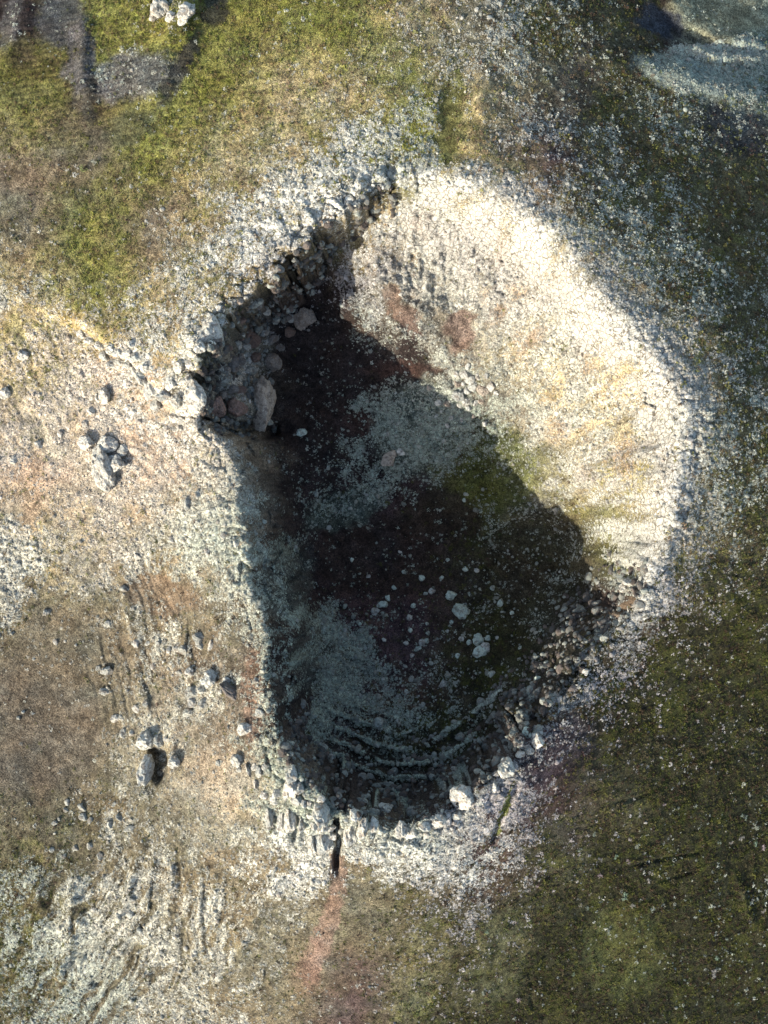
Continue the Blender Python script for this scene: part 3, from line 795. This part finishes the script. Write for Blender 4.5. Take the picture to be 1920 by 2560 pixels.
# boulders of their own kind
HERO = [
 ('boulder',529,1695,44,38,10,1.25,GREY,'tall angular boulder casting a long shadow on the western flank'),
 ('boulder',573,1727,62,27,-35,.7,DARK,'long dark slab beside the tall boulder on the western flank'),
 ('boulder',566,1702,22,22,-20,.9,GREY,'small grey rock wedged between tall boulder and dark slab'),
 ('boulder',526,1012,52,48,0,1.1,ROSE,'rust-red faced boulder at the foot of the northwestern cliff'),
 ('boulder',592,1024,46,52,10,1.1,ROSE,'crumbling reddish boulder between the rust-red one and the long leaning one'),
 ('boulder',660,1018,52,118,-12,.95,TAN,'long leaning boulder, largest of the debris under the northwestern cliff'),
 ('boulder',1160,1993,58,54,15,1.15,CREAM,'big square pale boulder perched on the southern rim edge'),
 ('boulder',1265,1917,38,42,0,1.2,GREY,'upright grey boulder standing by the southeastern rim edge'),
 ('boulder',1149,1531,44,34,-25,.8,LICH_SHADE,'largest pale green boulder lying on the dark crater floor'),
 ('boulder',1128,1487,25,22,10,.8,LICH_SHADE,'pale wedge-shaped rock just above the largest floor boulder'),
 ('boulder',1195,1599,25,27,0,.9,LICH_SHADE,'upper round rock of the pile on the crater floor'),
 ('boulder',1199,1627,34,28,0,.8,LICH_SHADE,'bright flat rock at the bottom of the crater floor pile'),
 ('boulder',1215,1620,20,28,20,.8,GREY,'grey rock leaning on the right of the crater floor pile'),
 ('boulder',974,1150,30,42,-30,.8,TAN,'yellowish outcrop stone amid teal rubble on the crater floor'),
 ('boulder',752,1084,26,19,20,.7,LICH_SHADE,'smooth lone green-grey stone in the cliff shadow'),
 ('boulder',382,978,34,46,5,.8,CREAM,'smooth white rounded boulder at the end of the western block row'),
 ('boulder',486,985,50,66,10,.8,CREAM,'broad flat-topped white block left of the rust-red boulder'),
 ('boulder',528,835,58,72,-5,.8,CREAM,'flat-topped white block at the top of the northwestern debris'),
 ('boulder',256,1165,52,98,22,.7,CREAM,'long white slab lowest of the cluster on the western slope'),
 ('boulder',295,1159,44,44,15,1.1,CREAM,'square white block beside the long slab, black shadow at its foot'),
 ('boulder',274,1113,42,46,10,1.0,CREAM,'upper square block of the cluster on the western slope'),
 ('boulder',219,1106,36,34,0,.8,CREAM,'rounded block with a dark hollow at the cluster top left'),
 ('boulder',311,1127,30,28,0,.8,CREAM,'crumbled pale rock right of the square cluster blocks'),
 ('boulder',265,992,26,38,5,1.0,CREAM,'upright white rock alone on the pinkish western slope'),
 ('boulder',364,1846,44,40,0,1.1,GREY,'round dark-veined boulder above the black pit on the southwestern flank'),
 ('boulder',398,1853,28,30,0,1.0,GREY,'knobbly grey boulder right of the round dark-veined one'),
 ('boulder',362,1928,36,72,-15,1.0,GREY,'tall grey rock wall stone left of the black pit'),
 ('boulder',435,1901,30,28,0,1.0,GREY,'speckled grey boulder right of the black pit'),
 ('boulder',614,1821,32,30,15,1.0,CREAM,'jagged white boulder below the western rim'),
 ('boulder',595,1901,30,30,0,1.0,GREY,'grey boulder with a curved shadow below the western rim'),
 ('boulder',800,2036,42,58,0,1.15,GREY,'big round boulder jammed in the southern rim beside the gully'),
 ('boulder',1343,1848,27,38,0,1.5,CREAM,'white pinnacle on the southeastern rim'),
 ('boulder',1315,1828,22,28,-20,1.0,LICH_SHADE,'smooth green-grey stone just left of the white pinnacle'),
 ('boulder',1302,1812,24,22,0,1.0,TAN,'knobbly tan stone at the top of the southeastern rim notch'),
 ('boulder',1568,1454,24,22,0,1.1,CREAM,'upper white stone in the hollow of the eastern rim'),
 ('boulder',1559,1469,26,20,10,1.0,CREAM,'lower white stone in the hollow of the eastern rim'),
]
for (nm, px, py, w, h, rot, tall, tint, lab) in HERO:
    thing(block(nm, px, py, w, h, rot, tall, tint), lab, 'boulder')

# the pale outcrop on the northern plough land: blocks that stand together
for (px, py, w, h, tall, lab) in [(402,22,44,52,1.2,'left jagged block of the white outcrop at the top edge'),(470,34,54,36,1.0,'right rounded block of the white outcrop at the top edge'),
                                  (428,44,30,22,.8,'small block between the two outcrop halves at the top edge'),(385,42,26,22,.8,'low block at the left foot of the top outcrop'),
                                  (455,52,26,18,.7,'low block under the right half of the top outcrop')]:
    thing(block('outcrop_block', px, py, w, h, 20, tall, CREAM), lab, 'rock')

# bedrock blocks of the rim and of the western scarp: pieces of the terrain
RIM_BLOCKS = [(729,1935,28,38),(732,1972,32,38),(748,1970,22,26),(716,1970,16,48),(692,1983,22,24),(686,1999,22,22),(743,2002,27,22),(761,2008,22,22),(773,2010,14,20),
 (775,2040,18,13),(803,1995,18,18),(787,2063,24,22),(800,2068,14,24),(828,2068,22,20),(811,2070,16,22),(830,2091,18,24),(812,1965,13,22),(782,2110,22,58),(809,2107,30,58),
 (706,2052,20,58),(674,2047,16,58),(727,2050,24,66),(754,2060,15,36),(876,2078,32,62),(906,2066,24,48),(1004,2075,24,44),(887,2040,28,30),(960,2056,40,30),(935,2062,26,34),
 (1030,2080,26,30),(1060,2066,30,28),(1095,2048,34,30),(1140,2034,26,22),(1198,2000,34,24),(1232,1962,22,34),
 (1322,1876,22,16),(1300,1885,20,20),(1347,1832,16,16),(1331,1791,14,14),(1463,1679,16,16),(1395,1748,22,18),
(650,1930,18,26),(640,1960,14,22),(660,1985,18,20),
 (249,866,27,24),(278,871,27,24),(301,883,32,26),(324,883,28,24),(341,895,26,24),(278,912,24,20),(301,906,26,22),(324,912,26,24),(356,946,38,50),(361,921,22,20),(338,930,30,26),
 (393,1012,32,36),(409,989,36,26),(437,1040,27,19),(225,850,24,22),(205,835,22,20),(262,890,24,20),(330,860,24,20),(455,1050,24,18),(430,960,30,34),(450,920,28,30),(440,1000,26,30),
 (588,815,30,46),(572,850,26,40),(560,775,26,24),(540,800,26,24),(500,870,28,26),(480,910,28,28),(470,950,26,26)]
jr = random.Random(5)
for (px, py, w, h) in RIM_BLOCKS:
    if 520 < px < 1000 and py < 880:
        px += jr.uniform(-16, 10); py += jr.uniform(-16, 8); k = jr.choice((.5, .7, 1.0, 1.5)); w *= k * jr.uniform(.7, 1.3); h *= k
    o = block('rim_block', px, py, w, h, 0, 1.0, CREAM if int(px * 7 + py) % 3 else GREY, .42)
    o.parent = terrain

# loose rocks told apart only by the place they lie in
NW = [(519,951,20,18),(557,951,42,36),(580,910,46,40),(613,862,27,24),(565,872,26,22),(615,777,18,16),(690,800,24,22),(710,779,24,22),(663,771,18,20),(640,897,27,24),(681,908,40,36),
 (627,930,27,24),(681,849,27,24),(727,796,22,20),(619,835,42,38),(760,796,56,50),(640,758,32,26),(694,750,22,20),(665,735,22,18),(600,975,26,22),(560,985,22,20),(640,960,22,26),(700,870,20,22),(660,830,22,20),(725,830,24,22),(600,895,22,20),(650,985,18,20)]
jr = random.Random(77)
for _ in range(34):
    t_ = jr.random(); NW.append((int(530 + 150 * t_ + jr.uniform(-50, 40)), int(790 + 200 * jr.random() + 20 * t_), jr.randint(10, 24), jr.randint(10, 22)))
FLOOR = [(1220,1597,13,14),(1153,1597,12,13),(1173,1607,14,12),(1164,1423,12,12),(1191,1426,12,11),(1103,1446,12,12),(1054,1446,14,14),(1080,1478,13,20),(1063,1484,10,10),(1033,1515,12,12),
 (1023,1543,15,14),(1025,1576,10,10),(1044,1621,17,14),(1055,1606,15,13),(1066,1602,11,11),(1069,1583,10,10),(1030,1639,10,10),(1144,1640,12,11),(1129,1556,10,10),(1014,1608,13,10),
 (1279,1532,10,11),(1230,1470,11,13),(1108,1709,17,26),(1348,1702,17,17),(1250,1508,20,14),(1242,1595,9,9),(1068,1560,9,9),(955,1510,24,18),(938,1528,18,16),(970,1495,14,12),(985,1470,11,11),
 (920,1440,10,10),(880,1400,9,9),(1010,1430,10,9),(1000,1380,9,8),(1160,1250,9,10),(1120,1400,9,9),(960,1600,10,10),(900,1560,10,9),(1300,1620,10,10)]
FIELD = [(1162,935,22,20),(1175,947,25,24),(1194,942,15,15),(1143,959,19,18),(1157,960,11,11),(1182,965,25,22),(1166,976,19,17),(1207,974,25,28),(1228,963,20,30),(1146,988,25,30),(1164,1004,25,22),
 (1204,1004,15,15),(1189,1006,17,15),(1171,1018,17,15),(1149,1013,13,13),(1118,1011,17,14),(1095,1006,18,14),(1127,1044,12,11),(1118,1065,11,11),(1072,970,11,10),(1212,1059,13,12),(1168,915,19,14),
 (1003,1130,20,16),(985,1134,15,14),(1140,935,14,12),(1215,940,14,13),(1240,985,14,14),(1185,1040,12,12),(1155,1050,11,11),(1090,1040,11,11)]
WEST = [(483,1730,32,30),(481,1755,26,24),(504,1725,22,22),(506,1762,20,34),(474,1677,20,22),(497,1594,22,30),(499,1614,20,22),(527,1613,13,25),(460,1624,26,22),(440,1622,15,15),(422,1626,17,14),
 (451,1684,15,15),(469,1780,28,18),(341,1771,18,25),(364,1759,15,14),(650,1782,20,22),(621,1926,11,30),(598,1924,15,14),(547,1908,15,14),(417,1849,15,14),(309,1833,20,18),(330,1833,15,16),
 (637,1917,17,16),(666,1915,20,20),(302,1794,13,12),(339,1610,18,18),(396,1610,13,12),(369,1608,13,12),(382,1665,15,16),(268,1675,20,32),(262,1730,22,22),(292,1795,26,18),(270,1560,18,16),
 (116,1530,14,20),(140,1605,14,14),(245,1670,12,14),(310,1470,14,22),(430,1350,16,18),(470,1257,20,32),(496,1237,18,18),(520,1380,18,16),(560,1340,16,16),(590,1360,14,14),(345,1390,16,16),(640,1700,14,16)]
PLAIN = [(168,2005,12,16),(165,2025,10,12),(58,1780,9,9),(205,2020,22,14),(210,2042,20,16),(225,2050,16,14),(137,2058,11,14),(148,2048,9,9),(190,2120,15,12),(250,2140,16,22),(130,2125,12,12),(160,2140,11,12),
 (275,2060,14,20),(300,2045,12,22),(325,2070,16,26),(225,2115,18,14),(285,2010,12,12),(46,1795,9,9),(205,1470,9,9),(330,2250,18,16),(325,2285,20,18),(298,2290,16,14),(352,2330,22,16),(260,2190,10,10)]
SCARP = [(246,994,20,20),(228,1028,18,22),(212,1060,16,14),(58,889,26,22),(12,981,30,26),(98,1110,18,20),(150,1085,16,16),(35,1150,16,20)]
for lst, tints, lab, grp in [
   (NW, ((.24,.20,.16), (.27,.27,.23), DARK, (.36,.34,.29), (.17,.115,.09)), 'mossy boulder in the debris below the northwestern cliff', 'debris below the northwestern cliff'),
   (FLOOR, (LICH_SHADE, GREY, LICH_SHADE), 'pale green rock on the dark crater floor', 'small rocks on the crater floor'),
   (FIELD, (CREAM, GREY, CREAM, TAN), 'pale angular rock in the central boulder patch', 'boulder patch at the crater centre'),
   (WEST, ((.40,.385,.32), (.46,.43,.36), (.33,.32,.27)), 'grey lichen-grown rock on the stony western flank', 'rocks on the western flank'),
   (PLAIN, ((.36,.355,.30), (.30,.29,.24)), 'grey rock by the bare brown southwestern plain', 'rocks by the southwestern plain'),
   (SCARP, (CREAM,), 'white rock on the pinkish western slope', 'rocks on the pinkish western slope')]:
    order = {p: k for k, p in enumerate(sorted(lst))}
    areas = sorted(a[2] * a[3] for a in lst)
    for i, p in enumerate(lst):
        px, py, w, h = p
        sw = 'large ' if w * h > areas[len(areas) * 2 // 3] else ('tiny ' if w * h < areas[len(areas) // 3] else '')
        thing(block('rock' if max(w, h) < 26 else 'boulder', px, py, w, h, (i * 47) % 180, .85, tints[i % len(tints)], .4), sw + lab + ', ' + nth(order[p], len(lst)), 'rock', grp)

# shrubs
def crown_mesh(name, seed, leaves=220):
    r = np.random.RandomState(seed)
    V, F = [], []
    cl = r.normal(size=(9, 3)) * np.array((.45, .45, .3)) + np.array((0, 0, .6))
    for i in range(leaves):
        c = cl[r.randint(9)] + r.normal(size=3) * .2
        c[2] = max(c[2], .08)
        d = r.normal(size=3); d /= np.linalg.norm(d)
        e = np.cross(d, r.normal(size=3)); e /= np.linalg.norm(e) + 1e-9
        s_ = r.uniform(.06, .14); k = len(V)
        V += [c - d * s_, c + e * s_ * .6, c + d * s_ * 1.3, c - e * s_ * .6]
        F.append((k, k + 1, k + 2, k + 3))
    me = bpy.data.meshes.new(name); me.from_pydata([tuple(p) for p in V], [], F); me.materials.append(M_LEAF)
    return me
def stem_mesh(name, seed):
    r = np.random.RandomState(seed); V, F = [], []
    for b in range(5):
        a = b * 1.26 + r.uniform(-.3, .3); top = np.array((math.cos(a) * .4, math.sin(a) * .4, .6)); k = len(V)
        for t, w in ((0, .05), (.5, .035), (1, .015)):
            p = top * t * np.array((t, t, 1))
            for q in range(4): V.append(tuple(p + w * np.array((math.cos(q * 1.57), math.sin(q * 1.57), 0))))
        for j in range(2):
            for q in range(4): F.append((k + j * 4 + q, k + j * 4 + (q + 1) % 4, k + j * 4 + 4 + (q + 1) % 4, k + j * 4 + 4 + q))
    me = bpy.data.meshes.new(name); me.from_pydata(V, [], F); me.materials.append(m_w)
    return me
CROWNS = [crown_mesh('crown', 40 + i) for i in range(4)]; STEMS = [stem_mesh('stem', 60 + i) for i in range(2)]
def shrub(px, py, size, tint, label, group=None, tall=1.0):
    x, y, z = drop(px, py)
    s_ = .05 * size * (HC - z) / D0
    root = bpy.data.objects.new('shrub', None); COL.objects.link(root)
    root.location = (x, y, z - .05); root.scale = (s_, s_, s_ * tall); root.rotation_euler = (0, 0, px * .7)
    c = bpy.data.objects.new('crown', CROWNS[(px + py) % 4]); c.color = tint + (1,); c.parent = root; COL.objects.link(c)
    t = bpy.data.objects.new('stem', STEMS[px % 2]); t.parent = root; COL.objects.link(t)
    return thing(root, label, 'shrub', group)
shrub(208, 428, 20, (.20, .23, .09), 'yellow-green shrub with a long shadow on the northwestern field', None, 1.5)
shrub(236, 410, 17, (.38, .38, .30), 'pale shrub standing in the yellow-green shrub\'s shadow', None, 1.4)
shrub(440, 424, 17, (.36, .36, .28), 'lowest pale shrub of the three on the northwestern field', None, 1.4)
shrub(455, 404, 11, (.33, .33, .26), 'tiniest middle shrub of the three on the northwestern field', None, 1.3)
shrub(480, 408, 13, (.36, .35, .28), 'right-hand shrub of the three on the northwestern field', None, 1.4)
SHRUBS = [(1860,2039,18),(1889,2068,18),(1909,2117,16),(1886,2108,14),(1851,2094,16),(1828,2105,13),(1796,2105,12),(1591,2114,16),(1570,2151,14),(1539,2140,12),(1501,2146,13),
   (1434,2079,11),(1484,2085,14),(1452,2169,11),(1498,2186,13),(1562,2241,20),(1579,2261,14),(1452,2261,12),(1469,2267,12),(1518,2328,14),(1342,2215,11),(1790,2395,14),(1782,2429,20),
   (1909,2276,14),(1816,2348,10),(1209,2481,13),(1293,2499,14),(1434,2435,10),(1530,2099,11),(1573,2099,13),(1449,2122,12),(1738,2015,12),(1660,2010,10),(1215,2331,12),(1625,2180,16),(1622,2200,14)]
order = {p: k for k, p in enumerate(sorted(SHRUBS))}
for i, p in enumerate(SHRUBS):
    px, py, sz_ = p
    shrub(px, py, sz_, (.26 + .06 * (i % 3), .30 + .04 * (i % 2), .24 + .03 * (i % 3)), 'pale grey-green shrub on the dark southeastern slope, ' + nth(order[p], len(SHRUBS)), 'pale shrubs on the southeastern slope', .9)
